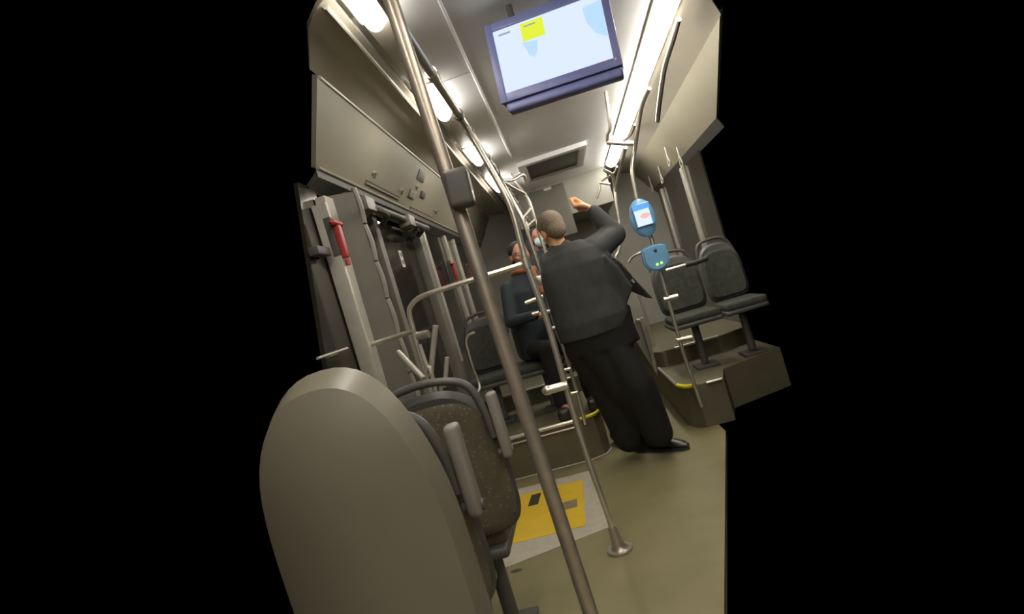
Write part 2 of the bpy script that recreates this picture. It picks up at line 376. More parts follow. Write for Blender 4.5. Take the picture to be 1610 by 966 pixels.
# cantrail fittings on the left
def onpanel(px, py, off=.0): return PN(px, py, CA, cn) + cn*off
yd = Vector((0, 1, 0)); dn = (CB-CA).normalized()
def chip(bm, c, ly, ld, th=.008, bev=.002):
    m = Matrix((yd, dn, cn)).transposed().to_4x4(); m.translation = c
    box(bm, (-ly/2, -ld/2, -th/2), (ly/2, ld/2, th), bev, 2, m)
def fitting(name, label, cat, items, m, group=None):
    bm = bmesh.new()
    for px, py, ly, ld, th in items: chip(bm, onpanel(px, py), ly, ld, th)
    return tag(obj(name, bm, m), label, cat, group)
fitting('speaker_grille', 'dark square grille set in the left cantrail panel', 'grille', [(662, 277, .17, .075, .006)], M['dkplastic'])
fitting('indicator_lamp', 'dark round-cornered indicator under the square grille, the left one', 'indicator', [(647, 305, .13, .06, .012)], M['midplastic'])
fitting('indicator_lamp', 'narrow dark indicator under the square grille, the right one', 'indicator', [(664, 306, .11, .045, .012)], M['dkplastic'])
def slot(a, b, label):
    pa, pb = onpanel(*a), onpanel(*b); c = (pa+pb)/2
    t = thing('hatch_hinge', label, 'hinge', c, 'hinges of the left cantrail')
    bm = bmesh.new(); chip(bm, c, (pb-pa).length, .014, .010); obj('hinge_bar', bm, M['cant'], t)
    bm = bmesh.new(); chip(bm, c-dn*.012, (pb-pa).length, .007, .003); obj('gap', bm, M['rubber'], t)
    return t
slot((574, 287), (627, 313), 'long hinge bar under the left lock of the cantrail panel')
slot((643, 330), (680, 343), 'shorter hinge bar near the long steel pole on the cantrail panel')
slot((752, 384), (766, 390), 'tiny hinge bar on the far part of the left cantrail')
def lock(px, py, label, s=1):
    p = onpanel(px, py); t = thing('lock', label, 'lock', p, 'square key locks of the left cantrail')
    bm = bmesh.new(); tube(bm, [p, p+cn*.012*s], .014*s, 12, False); obj('barrel', bm, M['alu'], t)
    bm = bmesh.new(); chip(bm, p+cn*.014*s+dn*.012, .01*s, .035*s, .006); obj('key_tab', bm, M['dkplastic'], t)
lock(587, 272, 'small metal lock at the left end of the long hinge bar')
lock(630, 299, 'small metal lock at the right end of the long hinge bar')
lock(654, 293, 'small metal lock between the two dark indicators', .8)
lock(684, 331, 'small metal lock next to the long steel pole')
fitting('cover_plate', 'grey plate with dark slot on far end of left cantrail', 'plate', [(763, 373, .5, .12, .006)], M['wall'])

# ------------------------------------------------------------------ ceiling lights
def lamp(x0, x1, y0, y1, label, m, fr=True):
    t = thing('ceiling_light', label, 'light', ((x0+x1)/2, (y0+y1)/2, CEIL), 'fluorescent strips along the ceiling')
    bm = bmesh.new(); N = 8; v = []
    for yy in (y0, y1):
        v.append([bm.verts.new((x0+(x1-x0)*k/N, yy, CEIL+.004-.058*math.sin(math.pi*k/N)**.6)) for k in range(N+1)])
    for k in range(N): bm.faces.new((v[0][k], v[0][k+1], v[1][k+1], v[1][k]))
    up = [[bm.verts.new(q.co+Vector((0, 0, .02))) for q in r] for r in v]
    for k in range(N): bm.faces.new((up[0][k], up[1][k], up[1][k+1], up[0][k+1]))
    for r, s in ((0, 0), (1, 1)):
        for k in range(N): bm.faces.new((v[r][k], up[r][k], up[r][k+1], v[r][k+1]))
    obj('diffuser', bm, m, t)
    bm = bmesh.new()
    for xx in (x0-.008, x1): box(bm, (xx, y0, CEIL-.008), (xx+.008, y1, CEIL+.04), .002)
    for yy in (y0-.01, y1): box(bm, (x0-.008, yy, CEIL-.006), (x1+.008, yy+.01, CEIL+.04), .002)
    obj('frame', bm, M['alu'], t)
lamp(.765, .905, 2.25, 5.0, 'long glowing strip light right of the hanging screen', M['lamp'])
lamp(.765, .905, 5.15, 6.2, 'short glowing strip light further back on the right side', M['lamp'])
lamp(-.465, -.365, 1.0, 2.02, 'glowing strip light at the top left behind the long pole', M['lampl'])
lamp(-.465, -.365, 2.72, 3.15, 'second glowing patch of light along the left rail', M['lampl'])
lamp(-.465, -.365, 3.95, 4.35, 'third glowing patch of light along the left rail', M['lampl'])
lamp(-.465, -.365, 5.0, 5.6, 'farthest glowing strip light on the left side', M['lampl'])
# the same lamp rows go on overhead and behind
for y0, w in ((-.1, 'nearest'), (-1.6, 'second'), (-3.1, 'third')):
    lamp(.765, .905, y0, y0+1.3, w+' strip light of the right row behind the camera', M['lampb'])
    lamp(-.465, -.365, y0, y0+1.0, w+' strip light of the left row behind the camera', M['lampb'])
# dark louvres between the left lamps
bm = bmesh.new()
for y0, y1 in ((2.05, 2.69), (3.18, 3.92), (4.38, 4.97), (5.63, 7.1)):
    box(bm, (-.465, y0, CEIL-.004), (-.365, y1, CEIL+.02), .003)
struct('trim_31', bm, M['cove'])

# ceiling hatch
t = thing('roof_hatch', 'square emergency roof hatch in the ceiling beyond the screen', 'hatch', (.17, 5.3, CEIL))
bm = bmesh.new()
for a, b in (((-.15, 4.85), (.50, 4.93)), ((-.15, 5.67), (.50, 5.75)), ((-.15, 4.93), (-.07, 5.67)), ((.42, 4.93), (.50, 5.67))):
    box(bm, (a[0], a[1], CEIL-.045), (b[0], b[1], CEIL), .012)
obj('frame', bm, M['ceil'], t)
bm = bmesh.new(); box(bm, (-.07, 4.93, CEIL-.012), (.42, 5.67, CEIL-.002), .004); obj('lid', bm, M['dkplastic'], t, label='dark recessed lid')
# sign on the rear duct
bm = bmesh.new(); p = P(861, 298, 6.29); box(bm, p+Vector((-.05, -.02, -.018)), p+Vector((.05, 0, .018)), .006)
tag(obj('camera_housing', bm, M['white']), 'small pale fitting on the rear duct above the man', 'fitting')
bm = bmesh.new(); box(bm, (-.16, 6.27, 1.80), (.26, 6.299, 2.40), .015); 
tag(obj('rear_cabinet', bm, M['wall']), 'darker square cabinet front below the roof hatch', 'cabinet')

# ------------------------------------------------------------------ hanging screen
ys = .93
tl, tr, br, bl = P(770, 52, 2.42*ys), P(941.5, -10, 2.34*ys), P(965.5, 91, 2.34*ys), P(800, 147, 2.42*ys)
cc = (tl+tr+br+bl)/4; ux = ((tr-tl)+(br-bl)).normalized(); uz = ((tl-bl)+(tr-br)).normalized(); uy = uz.cross(ux).normalized(); uz = ux.cross(uy).normalized()
if uy.y < 0: uy = -uy
w2 = ((tr-tl).length+(br-bl).length)/4; h2 = ((tl-bl).length+(tr-br).length)/4
ms = Matrix((ux, uy, uz)).transposed().to_4x4(); ms.translation = cc
t = thing('hanging_screen', 'flat screen glowing bluish white, hanging from the ceiling', 'screen', cc)
bm = bmesh.new(); box(bm, (-w2-.03, .004, -h2-.035), (w2+.03, .07, h2+.03), .012, 3, ms); obj('housing', bm, M['bezel'], t)
bm = bmesh.new()
for a, b in (((-w2-.03, -.008, -h2-.035), (-w2, .008, h2+.03)), ((w2, -.008, -h2-.035), (w2+.03, .008, h2+.03)), ((-w2, -.008, -h2-.035), (w2, .008, -h2)), ((-w2, -.008, h2), (w2, .008, h2+.03))):
    box(bm, a, b, .003, 2, ms)
obj('bezel', bm, M['bezel'], t)
bm = bmesh.new(); box(bm, (-w2-.01, .0, -h2-.075), (w2+.025, .06, -h2-.037), .012, 3, ms); obj('lower_ledge', bm, M['bezel'], t)
bm = bmesh.new(); box(bm, (-w2, .002, -h2), (w2, .006, h2), 0, 2, ms); dsp = obj('display', bm, M['scr'], t, False)
def onscr(bm, x0, z0, x1, z1, lift=.001): box(bm, (x0*w2, -.0005-lift, z0*h2), (x1*w2, .001-lift, z1*h2), 0, 2, ms)
bm = bmesh.new(); onscr(bm, -.48, .38, -.06, .93); obj('notice', bm, M['scr_yel'], dsp, False, 'yellow block')
bm = bmesh.new()
plate(bm, [ms @ Vector((x*w2, -.001, z_*h2)) for x, z_ in ((-.50, .36), (-.22, .30), (-.26, .0), (-.33, -.18), (-.42, -.08))], -uy, .0005)
obj('water_area', bm, M['scr_blue'], dsp, False); bm = bmesh.new()
plate(bm, [ms @ Vector((x*w2, -.001, z_*h2)) for x, z_ in ((.66, .75), (.99, .80), (.99, -.32), (.80, -.1), (.68, .3))], -uy, .0005)
obj('water_area', bm, M['scr_blue'], dsp, False)
bm = bmesh.new(); onscr(bm, -.9, .80, -.68, .85); obj('caption', bm, M['scr_txt'], dsp, False)
bm = bmesh.new(); onscr(bm, -.42, .80, -.2, .84, .002); obj('caption', bm, M['scr_txt'], dsp, False)
for s in (-.6, .6):
    bm = bmesh.new(); tube(bm, [ms @ Vector((s*w2, .04, h2)), Vector(((ms @ Vector((s*w2, .04, h2))).x, (ms @ Vector((s*w2, .04, h2))).y, CEIL))], .014, 10, False); obj('bracket', bm, M['dkplastic'], t)
bm = bmesh.new(); ellip(bm, ms @ Vector((w2+.008, -.01, -h2-.008)), (.004,)*3); obj('power_led', bm, M['white'], t)

# ------------------------------------------------------------------ poles and rails
def pole(name, label, cat, pts, r, m, group=None, curve=True):
    bm = bmesh.new(); tube(bm, pts, r, 16, curve); return tag(obj(name, bm, m), label, cat, group)
def collar(parent, p, axis, r, l=.03, m=None, name='collar'):
    p = Vector(p); a = Vector(axis).normalized(); bm = bmesh.new(); tube(bm, [p-a*l/2, p+a*l/2], r, 14, False); return obj(name, bm, m or M['chrome'], parent)
# the long near pole
t = thing('grab_pole', 'thickest steel grab pole, closest to the camera, from ceiling rail to floor', 'pole', P(929, 966, 1.2))
top = P(614, 0, 1.2); bot = P(929, 966, 1.2); dv = (top-bot)/(top.z-bot.z)
bm = bmesh.new(); tube(bm, [bot-dv*bot.z, top+dv*(2.10-top.z)], .0172, 24, False); obj('tube', bm, M['worn'], t)
c = P(722, 297, 1.165)
mk = Matrix.Rotation(.06, 4, 'Y'); mk.translation = c
bm = bmesh.new(); box(bm, (-.027, -.022, -.042), (.027, .026, .042), .012, 4, mk); sb = obj('stop_button_box', bm, M['dkplastic'], t)
bm = bmesh.new(); box(bm, (.0265, -.012, -.036), (.029, .0, -.012), .001, 2, mk); obj('button_edge', bm, M['chrome'], sb)
collar(t, bot-dv*(bot.z-.02), (0, 0, 1), .05, .035)
# left ceiling rail
rail = [(-.25, y, 2.10) for y in (.9, 1.5, 2.2, 3.0, 3.86, 4.6, 5.4, 6.25)]
t = thing('ceiling_rail', 'long steel handrail under the ceiling on the left side', 'handrail', (-.25, 3.5, 2.1))
bm = bmesh.new(); tube(bm, rail, .0165, 16, False); obj('tube', bm, M['chrome'], t)
for y in (1.9, 3.4, 4.9, 6.0):
    bm = bmesh.new(); tube(bm, [(-.25, y, 2.10), (-.28, y, 2.22), (-.335, y, 2.34), (-.345, y, CEIL)], .013, 12); hb = obj('hanger', bm, M['chrome'], t)
    collar(hb, (-.25, y, 2.10), (0, 1, 0), .022, .05)
for y in (2.35, 2.6, 3.15, 3.6, 4.2, 4.5):
    collar(t, (-.25, y, 2.10), (0, 1, 0), .023, .04, M['midplastic'])
# outer left rail nearer the lamps
bm = bmesh.new(); tube(bm, [(-.535, 1.85, CEIL-.004), (-.545, 7.1, CEIL-.004)], .010, 8, False); struct('trim_35', bm, M['alu'])
# straps on the left rail
def strap(p, label, L=.10, m=None, grp='hanging hand straps'):
    p = Vector(p); t = thing('hand_strap', label, 'strap', p, grp)
    bm = bmesh.new(); box(bm, p+Vector((-.004, -.015, -L)), p+Vector((.004, .015, .02)), .002); obj('band', bm, M['alu'], t)
    bm = bmesh.new(); q = p-Vector((0, 0, L))
    tube(bm, [q, q+Vector((0, .045, -.08)), q+Vector((0, .03, -.11)), q+Vector((0, -.03, -.11)), q+Vector((0, -.045, -.08)), q], .008, 8, False)
    obj('loop', bm, M['white'] if m is None else m, t)
for k, (y, lb) in enumerate(((4.9, 'hand strap on the left rail, nearest of its row'), (5.3, 'hand strap on the left rail, middle of its row'), (5.8, 'hand strap on the left rail, deepest of its row'))):
    strap((-.25, y, 2.08), lb, .05)
# floor pole at the ramp corner
b0 = PZ(975, 866, 0)
pts = [b0+Vector((0, 0, .0))] + [P(x, y, 2.5) for x, y in ((960, 822), (923, 718), (891, 614), (860, 505), (828, 415), (806, 335), (785, 290))] + [(-.25, 2.5, 2.10)]
t = thing('grab_pole', 'slim steel grab pole rising from the corner of the yellow ramp', 'pole', b0)
bm = bmesh.new(); tube(bm, pts, .0145, 18); obj('tube', bm, M['chrome'], t)
bm = bmesh.new()
tube(bm, [b0, b0+Vector((0, 0, .012))], .060, 24, False); tube(bm, [b0+Vector((0, 0, .01)), b0+Vector((-.002, 0, .04)), b0+Vector((-.006, 0, .12))], lambda q: .046-.026*q**.6, 20)
obj('floor_flange', bm, M['worn'], t, label='steel flange cone on the floor')
c = P(876, 610, 2.49)
bm = bmesh.new(); tube(bm, [c+Vector((-.045, 0, -.0)), c+Vector((.05, 0, .0))], .02, 16, False); ellip(bm, c+Vector((-.045, 0, 0)), (.03, .022, .022)); obj('clamp', bm, M['chrome'], t)
# partition frame at the door
t = thing('door_partition_rail', 'bent steel rail running left from the slim pole towards the door post', 'handrail', P(740, 440, 2.5))
pts = [P(827, 414, 2.5), P(790, 426, 2.5), P(740, 441, 2.5), P(690, 457, 2.5), P(660, 468, 2.5), P(646, 482, 2.5), P(644, 495, 2.5), P(650, 520, 2.5), P(656, 545, 2.5), P(672, 600, 2.5), P(700, 690, 2.5)]
bm = bmesh.new(); tube(bm, pts, .0125, 14); obj('tube', bm, M['chrome'], t)
bm = bmesh.new(); tube(bm, [P(577, 544, 2.5), P(615, 532, 2.5), P(653, 520, 2.5)], .012, 12); obj('lower_rail', bm, M['chrome'], t)
collar(t, P(665, 527, 2.5), ux, .02, .06)
collar(t, P(827, 414, 2.5), (0, 0, 1), .022, .05)
# grey tubes of the partition behind the seats
def bar(label, pts, r, m='alu'): return pole('seat_frame_bar', label, 'bar', pts, r, M[m], 'grey bars behind the left seats')
bar('pale bar slanting down right from the folded door leaf', [P(626, 554, 2.3), P(666, 596, 2.2)], .013)
bar('thin pale bar leaning right, crossing the upright one in a V', [P(659, 542, 2.3), P(672, 580, 2.3), P(684, 612, 2.3), Vector((-.80, 2.35, 0))], .010)
bar('upright pale bar of the V, left of the curved wire', [P(685, 512, 2.4), P(681, 550, 2.4), P(677, 592, 2.4)], .013)
bar('short upright pale bar just above the dark seat handle', [P(703, 562, 2.4), P(700, 604, 2.4), P(697, 640, 2.4), Vector((-.78, 2.4, 0))], .011)
pole('curved_rail', 'thin curved steel grab wire behind the seats at the door', 'handle', [P(746, 523, 3.0), P(736, 528, 3.0), P(733, 540, 3.0), P(738, 560, 3.0), P(744, 580, 3.0), P(754, 612, 3.0), Vector((-.66, 2.6, .80)), Vector((-.62, 2.21, .47))], .007, M['chrome'])
# pole at the left podium edge
t = thing('grab_pole', 'slim steel grab pole at the front corner of the left podium', 'pole', P(920, 668, 3.83))
pts = [P(920, 668, 3.83), P(913, 638, 3.83), P(901, 596, 3.83), P(886, 548, 3.83), P(869, 500, 3.83), P(858, 456, 3.83), P(849, 424, 3.83), P(835, 383, 3.83), P(822, 347, 3.83), P(809, 322, 3.84), (-.25, 3.86, 2.10)]
bm = bmesh.new(); tube(bm, pts, .0135, 16); obj('tube', bm, M['chrome'], t)
for k, (x, y) in enumerate(((842, 493), (861, 490), (869, 516), (892, 581), (903, 618))):
    collar(t, P(x, y, 3.82), (1, 0, .0), .012, .05)
bm = bmesh.new(); box(bm, P(850, 440, 3.8)-Vector((.03, .03, .04)), P(850, 440, 3.8)+Vector((.03, .02, .03)), .012); obj('joint', bm, M['chrome'], t)
bm = bmesh.new(); tube(bm, [P(826, 477, 3.83), P(854, 466, 3.83)], .014, 12, False); obj('side_handle', bm, M['chrome'], t)
# far left pole and its brackets
t = thing('grab_pole', 'thin far steel pole left of the standing man', 'pole', (-.14, 5.2, PZ2))
bm = bmesh.new(); tube(bm, [(-.10, 5.2, PZ2), (-.13, 5.2, 1.4), (-.14, 5.2, 1.8), P(835, 325, 5.2), (-.16, 5.2, 2.2), (-.24, 5.2, CEIL)], .014, 12); obj('tube', bm, M['chrome'], t)
for a, b in (((820, 345), (836, 326)), ((826, 358), (841, 345))):
    bm = bmesh.new(); tube(bm, [P(*a, 4.9), P(*b, 5.2)], .011, 10, False); obj('rung', bm, M['chrome'], t)
t = thing('rail_bracket', 'forked steel bracket from the left rail to the ceiling beside the hatch', 'bracket', P(800, 292, 3.86))
bm = bmesh.new(); tube(bm, [(-.25, 3.86, 2.10), P(806, 283, 4.0), P(822, 275, 4.2), P(828, 290, 4.3)], .014, 12); obj('upper_arm', bm, M['chrome'], t)
bm = bmesh.new(); tube(bm, [(-.25, 3.86, 2.10), P(808, 296, 4.0), P(826, 305, 4.3)], .010, 10); obj('lower_arm', bm, M['chrome'], t)
# right pole with the validators
PY = 3.86
t = thing('grab_pole', 'slim steel grab pole at the right podium carrying the two blue validators', 'pole', P(1104, 640, PY))
pts = [P(1021, 139, 3.45), P(1010, 165, 3.6), P(1004, 195, 3.75), P(998, 235, PY), P(994, 263, PY), P(998, 295, PY), P(1006, 330, PY), P(1024, 375, PY), P(1042, 440, PY), P(1055, 487, PY), P(1075, 557, PY), P(1090, 600, PY), P(1104, 640, PY)]
bm = bmesh.new(); tube(bm, pts, .014, 14); obj('tube', bm, M['chrome'], t)
for (x0, y0, x1, y1) in ((1044, 472, 1066, 466), (1064, 536, 1088, 531)):
    bm = bmesh.new(); tube(bm, [P(x0, y0, PY), P(x1, y1, PY)], .019, 12, False); obj('clamp', bm, M['chrome'], t)
t = thing('rail_bracket', 'steel bracket crossing the right strip light at its end', 'bracket', P(975, 226, PY))
bm = bmesh.new(); tube(bm, [P(954, 224, PY), P(968, 225, PY), P(982, 226, PY), P(998, 226, PY)], .016, 12); obj('cross_arm', bm, M['chrome'], t)
bm = bmesh.new(); tube(bm, [P(955, 223, PY), P(955, 212, 3.82), P(959, 198, 3.78), (.60, 3.75, CEIL)], .012, 10); obj('stub', bm, M['chrome'], t)
bm = bmesh.new(); tube(bm, [P(980, 222, PY), P(992, 212, 3.8), P(998, 196, 3.7)], .008, 10); obj('brace', bm, M['chrome'], t)
pole('curved_rail', 'curved steel tube dropping from the ceiling right of the long strip light', 'handrail', [P(1067, 30, 2.86), P(1059, 60, 3.0), P(1046, 103, 3.25), P(1040, 138, 3.45), P(1036, 170, 3.65), P(1034, 190, 3.8)], .015, M['chrome'])
t = thing('grab_pole', 'far steel pole on the right half hidden by the raised arm', 'pole', (.6, 5.3, PZ2))
pts = [P(950, 268, 5.1), P(962, 275, 5.2), P(966, 292, 5.3), P(969, 320, 5.3), P(974, 350, 5.3), P(976, 375, 5.3), P(973, 395, 5.3), P(970, 412, 5.3), (.60, 5.3, 1.0), (.60, 5.3, PZ2)]
bm = bmesh.new(); tube(bm, pts, .015, 12); obj('tube', bm, M['chrome'], t)
bm = bmesh.new(); tube(bm, [P(938, 312, 5.3), P(943, 296, 5.3), P(942, 288, 5.3), P(959, 290, 5.3)], .012, 10); obj('cross_arm', bm, M['chrome'], t)
bm = bmesh.new(); tube(bm, [P(946, 285, 5.3), P(965, 272, 5.2), P(970, 262, 5.0)], .010, 10); obj('brace', bm, M['chrome'], t)
pole('curved_rail', 'curved steel tube just below the end of the right strip light', 'handrail', [P(984, 232, 4.2), P(978, 255, 4.5), P(971, 280, 4.9), P(968, 300, 5.2)], .012, M['chrome'])

# right hand straps
RA, RB = Vector((1.17, 0, CAMH+1.165)), Vector((1.37, 0, CAMH+.865)); rn = Vector((-.3, 0, -.2)).normalized()
for px, py, lb in ((1048, 232, 'hand strap on the right with the brightest band'), (1067, 232, 'hand strap nearest the right edge'), (1037, 262, 'hand strap third from the right edge'), (1022, 278, 'hand strap closest to the blue validator screen')):
    strap(PN(px, py, RA, rn)+rn*.02, lb, .06, M['alu'], 'hand straps on the right cantrail')

# ------------------------------------------------------------------ validators
def local(c, rz=0): 
    m = Matrix.Rotation(rz, 4, 'Z'); m.translation = c; return m
c = P(1010.5, 343, PY-.05); m = local(c, .05)
t = thing('ticket_validator', 'oval blue validator with a lit screen on the right pole', 'validator', c)
bm = bmesh.new(); vs = ellip(bm, (0, 0, 0), (.088, .034, .135), None, 32, 20)
for v in vs: v.co = m @ v.co
obj('body', bm, M['blue'], t)
bm = bmesh.new(); box(bm, (-.062, -.040, -.062), (.062, -.018, .098), .008, 3, m); obj('screen_frame', bm, M['blue'], t)
bm = bmesh.new(); box(bm, (-.055, -.043, -.055), (.048, -.0395, .055), 0, 2, m); s = obj('display', bm, M['v_white'], t, False)
bm = bmesh.new(); box(bm, (-.058, -.044, .056), (.054, -.0395, .092), 0, 2, m); obj('display_header', bm, M['v_blue'], s, False)
bm = bmesh.new(); vs = ellip(bm, (.012, -.0433, .008), (.034, .001, .018));
for v in vs: v.co = m @ v.co
obj('picture', bm, M['v_pink'], s)
bm = bmesh.new(); box(bm, (-.01, .0, -.05), (.03, .06, .05), .005, 2, m); obj('bracket', bm, M['dkplastic'], t)
c = P(1031, 405, PY-.05); m = local(c, 0)
t = thing('card_reader', 'round-bottomed blue card reader with two green lights on the right pole', 'card reader', c)
bm = bmesh.new(); pr = [(-.082, .07), (-.05, .085), (0, .09), (.05, .085), (.082, .07)] + [(.088*math.cos(a), -.01+.085*math.sin(a)) for a in [-k*math.pi/14 for k in range(0, 15)]]
f0 = [bm.verts.new(m @ Vector((x, -.03, z_))) for x, z_ in pr]; f1 = [bm.verts.new(m @ Vector((x, .035, z_))) for x, z_ in pr]
bm.faces.new(f0); bm.faces.new(f1[::-1])
for i in range(len(pr)): bm.faces.new((f0[i], f0[(i+1) % len(pr)], f1[(i+1) % len(pr)], f1[i]))
es = [e for e in bm.edges if len({v.index for v in e.verts}) and all(v in f0 for v in e.verts)]
bmesh.ops.bevel(bm, geom=es, offset=.012, segments=3, affect='EDGES')
obj('body', bm, M['blue'], t)
bm = bmesh.new(); vs = ellip(bm, (.005, -.031, .045), (.012, .004, .012));
for v in vs: v.co = m @ v.co
obj('sensor', bm, M['rubber'], t)
for x in (-.008, .022):
    bm = bmesh.new(); vs = ellip(bm, (x, -.031, -.048+.1*x), (.008, .004, .008));
    for v in vs: v.co = m @ v.co
    obj('green_light', bm, M['green'], t)
bm = bmesh.new(); box(bm, (-.02, .0, -.03), (.03, .06, .03), .005, 2, m); obj('bracket', bm, M['dkplastic'], t)

# ------------------------------------------------------------------ ramp in the floor
t = thing('wheelchair_ramp', 'yellow folding ramp plate with grey frame lying in the floor at the door', 'ramp', (-.5, 2.9, 0))
bm = bmesh.new(); slab(bm, [(-1.04, 2.49), (-.165, PZ(958, 831, 0).y), (PZ(930, 741, 0).x, PZ(930, 741, 0).y), (-1.04, PZ(930, 741, 0).y)], .0, .006); obj('frame_plate', bm, M['matgrey'], t, False)
y0 = PZ(922, 829, 0).y; y1 = PZ(916, 756, 0).y; xr = PZ(919, 793, 0).x
bm = bmesh.new(); box(bm, (-.98, y0, .004), (xr, y1, .009), .001); ym = obj('yellow_mat', bm, M['yellow'], t, False)
def fl(px, py): q = PZ(px, py, .0095); return (q.x, q.y)
bm = bmesh.new(); slab(bm, [fl(830, 797), fl(846, 793), fl(851, 775), fl(836, 779)], .008, .0105); obj('tape_patch', bm, M['tape'], ym, False, 'black tape patch')
bm = bmesh.new(); slab(bm, [fl(884, 803), fl(908, 797), fl(907, 785), fl(884, 791)], .008, .0105); obj('worn_patch', bm, M['wear'], ym, False, 'grey worn patch')
bm = bmesh.new(); q = PZ(812, 898, 0); ellip(bm, q, (.03, .016, .004)); tag(obj('floor_stain', bm, M['tape']), 'small dark spot on the floor in front of the ramp', 'spot')

# ------------------------------------------------------------------ seats
def shellpts(w, h, t, nx=24, nz=24):
    pass
def rounded_back(bm, x0, x1, y, z0, z1, th, rc, bow=.03, lean=.06, rimr=.02, curl=0):
    """upright seat back: rounded outline, bowed, leaning, rounded rim; y is the side away from the sitter"""
    cx, cz = (x0+x1)/2, (z0+z1)/2; hw, hh = (x1-x0)/2, (z1-z0)/2
    N = 56; out = []
    for k in range(N):
        a = 2*math.pi*k/N; ca, sa = math.cos(a), math.sin(a)
        e = 2/ (5.5 if sa < 0 else rc)
        out.append((hw*abs(ca)**e*(1 if ca > 0 else -1), hh*abs(sa)**e*(1 if sa > 0 else -1)))
    def P3(u, v, d):
        s = min(1, abs(u)/hw)
        return Vector((cx+u, y+d + bow*s*s + lean*(1-(v+hh)/(2*hh))*1.0 + curl*max(0, (v/hh-.45)/.55)**2, cz+v))
    rings = []
    prof = [(.0, .0), (.3, .0), (.6, .0), (.82, .001), (.92, .004), (.97, .3), (1, .5), (.97, .72), (.92, 1), (.6, 1), (.3, 1)]
    for s, d in prof[1:]:
        dd = d*th if d > .01 else d*4*th
        rings.append([bm.verts.new(P3(u*s, v*s, dd)) for u, v in out])
    for a, b in zip(rings, rings[1:]):
        for k in range(N): bm.faces.new((a[k], a[(k+1) % N], b[(k+1) % N], b[k]))
    for r, d in ((rings[0], 0), (rings[-1], th)):
        c = bm.verts.new(P3(0, 0, d))
        for k in range(N): bm.faces.new((c, r[k], r[(k+1) % N]))
def seat(x0, x1, y, top, label, face=1, back='fabric', shell='dkplastic', arm=True, base=0.0, bottom=.47, hoop=True, legs=True, cut=.01, dep=.48):
    """face=+1: sits looking along +Y (we see its back), -1: looking at us"""
    t = thing('bus_seat', label, 'seat', ((x0+x1)/2, y, base))
    def fix(bm):
        if face < 0:
            for v in bm.verts: v.co.y = 2*y - v.co.y
    g = .012
    bm = bmesh.new(); rounded_back(bm, x0, x1, y, bottom, top, .05, 2.6); fix(bm); sh = obj('back_shell', bm, M[shell], t)
    bm = bmesh.new(); rounded_back(bm, x0+.009, x1-.009, y-.010, bottom+.012, top-.045, .02, 3.0); fix(bm); obj('rear_panel', bm, M[back], t)
    bm = bmesh.new(); rounded_back(bm, x0+.02, x1-.02, y+.045, bottom+.03, top-.06, .035, 3.2); fix(bm); obj('back_cushion', bm, M['fabric' if back != 'dkfabric' else 'dkfabric'], t)
    bm = bmesh.new(); box(bm, (x0+.01, y+.10, bottom-.055), (x1-cut, y+dep, bottom+.01), .03, 4); fix(bm); obj('seat_cushion', bm, M['fabric' if back != 'dkfabric' else 'dkfabric'], t)
    bm = bmesh.new(); box(bm, (x0, y+.06, bottom-.085), (x1-cut, y+dep, bottom-.045), .018, 3); fix(bm); obj('seat_pan', bm, M[shell], t)
    if hoop:
        w = x1-x0; cx = (x0+x1)/2
        bm = bmesh.new()
        tube(bm, [(x0+.03, y-.01, top-.09), (x0+.05, y-.015, top+.0), (cx-.06, y-.02, top+.035), (cx+.06, y-.02, top+.035), (x1-.05, y-.015, top+.0), (x1-.015, y-.01, top-.09), (x1-.008, y, top-.2)], .014, 12)
        fix(bm); obj('grab_hoop', bm, M['dkplastic'], t)
    if legs:
        bm = bmesh.new(); cx = (x0+x1)/2
        tube(bm, [(cx, y+.28, bottom-.07), (cx, y+.28, base+.03), ], .03, 12, False); box(bm, (cx-.09, y+.18, base+.001), (cx+.09, y+.38, base+.02), .006); fix(bm); obj('pedestal', bm, M['dkplastic'], t)
    if arm:
        bm = bmesh.new(); xa = x1+.022
        box(bm, (xa-.018, y-.02, bottom+.28), (xa+.018, y+.03, bottom+.51), .014, 3); fix(bm); ar = obj('armrest', bm, M['midplastic'], t)
        bm = bmesh.new(); tube(bm, [(xa-.03, y+.01, bottom+.30), (xa+.024, y+.01, bottom+.30)], .014, 12, False); fix(bm); obj('pivot', bm, M['dkplastic'], ar)
    return t
# the near one: smooth plastic shell
YN = 1.0
bm = bmesh.new()
xr_ = -.352
t = thing('bus_seat', 'near seat with smooth grey plastic back filling the lower left corner', 'seat', (-.52, YN, 0))
rounded_back(bm, -.76, xr_, YN-.02, .40, 1.228, .10, 2.35, .05, .04, curl=.06); obj('back_shell', bm, M['plastic'], t)
bm = bmesh.new(); rounded_back(bm, -.73, xr_-.02, YN+.085, .48, 1.10, .03, 2.2, .05, .04); obj('back_cushion', bm, M['fabric'], t)
bm = bmesh.new(); box(bm, (-.74, YN+.12, .42), (-.40, YN+.20, .48), .02, 3); obj('seat_cushion', bm, M['fabric'], t)
bm = bmesh.new(); tube(bm, [(-.54, YN+.15, .42), (-.54, YN+.15, 0)], .03, 12, False); obj('pedestal', bm, M['dkplastic'], t)
bm = bmesh.new(); box(bm, (xr_+.002, YN+.0, .44), (xr_+.016, YN+.06, .66), .008, 3); obj('side_strip', bm, M['dkplastic'], t)
seat(-.80, -.395, 1.27, 1.045, 'speckled seat right behind the near plastic back, partly hidden by it', bottom=.50, legs=True, cut=.09, dep=.42)
seat(-.80, -.385, 1.80, 1.03, 'speckled seat with folded armrest beside the yellow ramp', bottom=.47, legs=True, cut=.09, dep=.42)
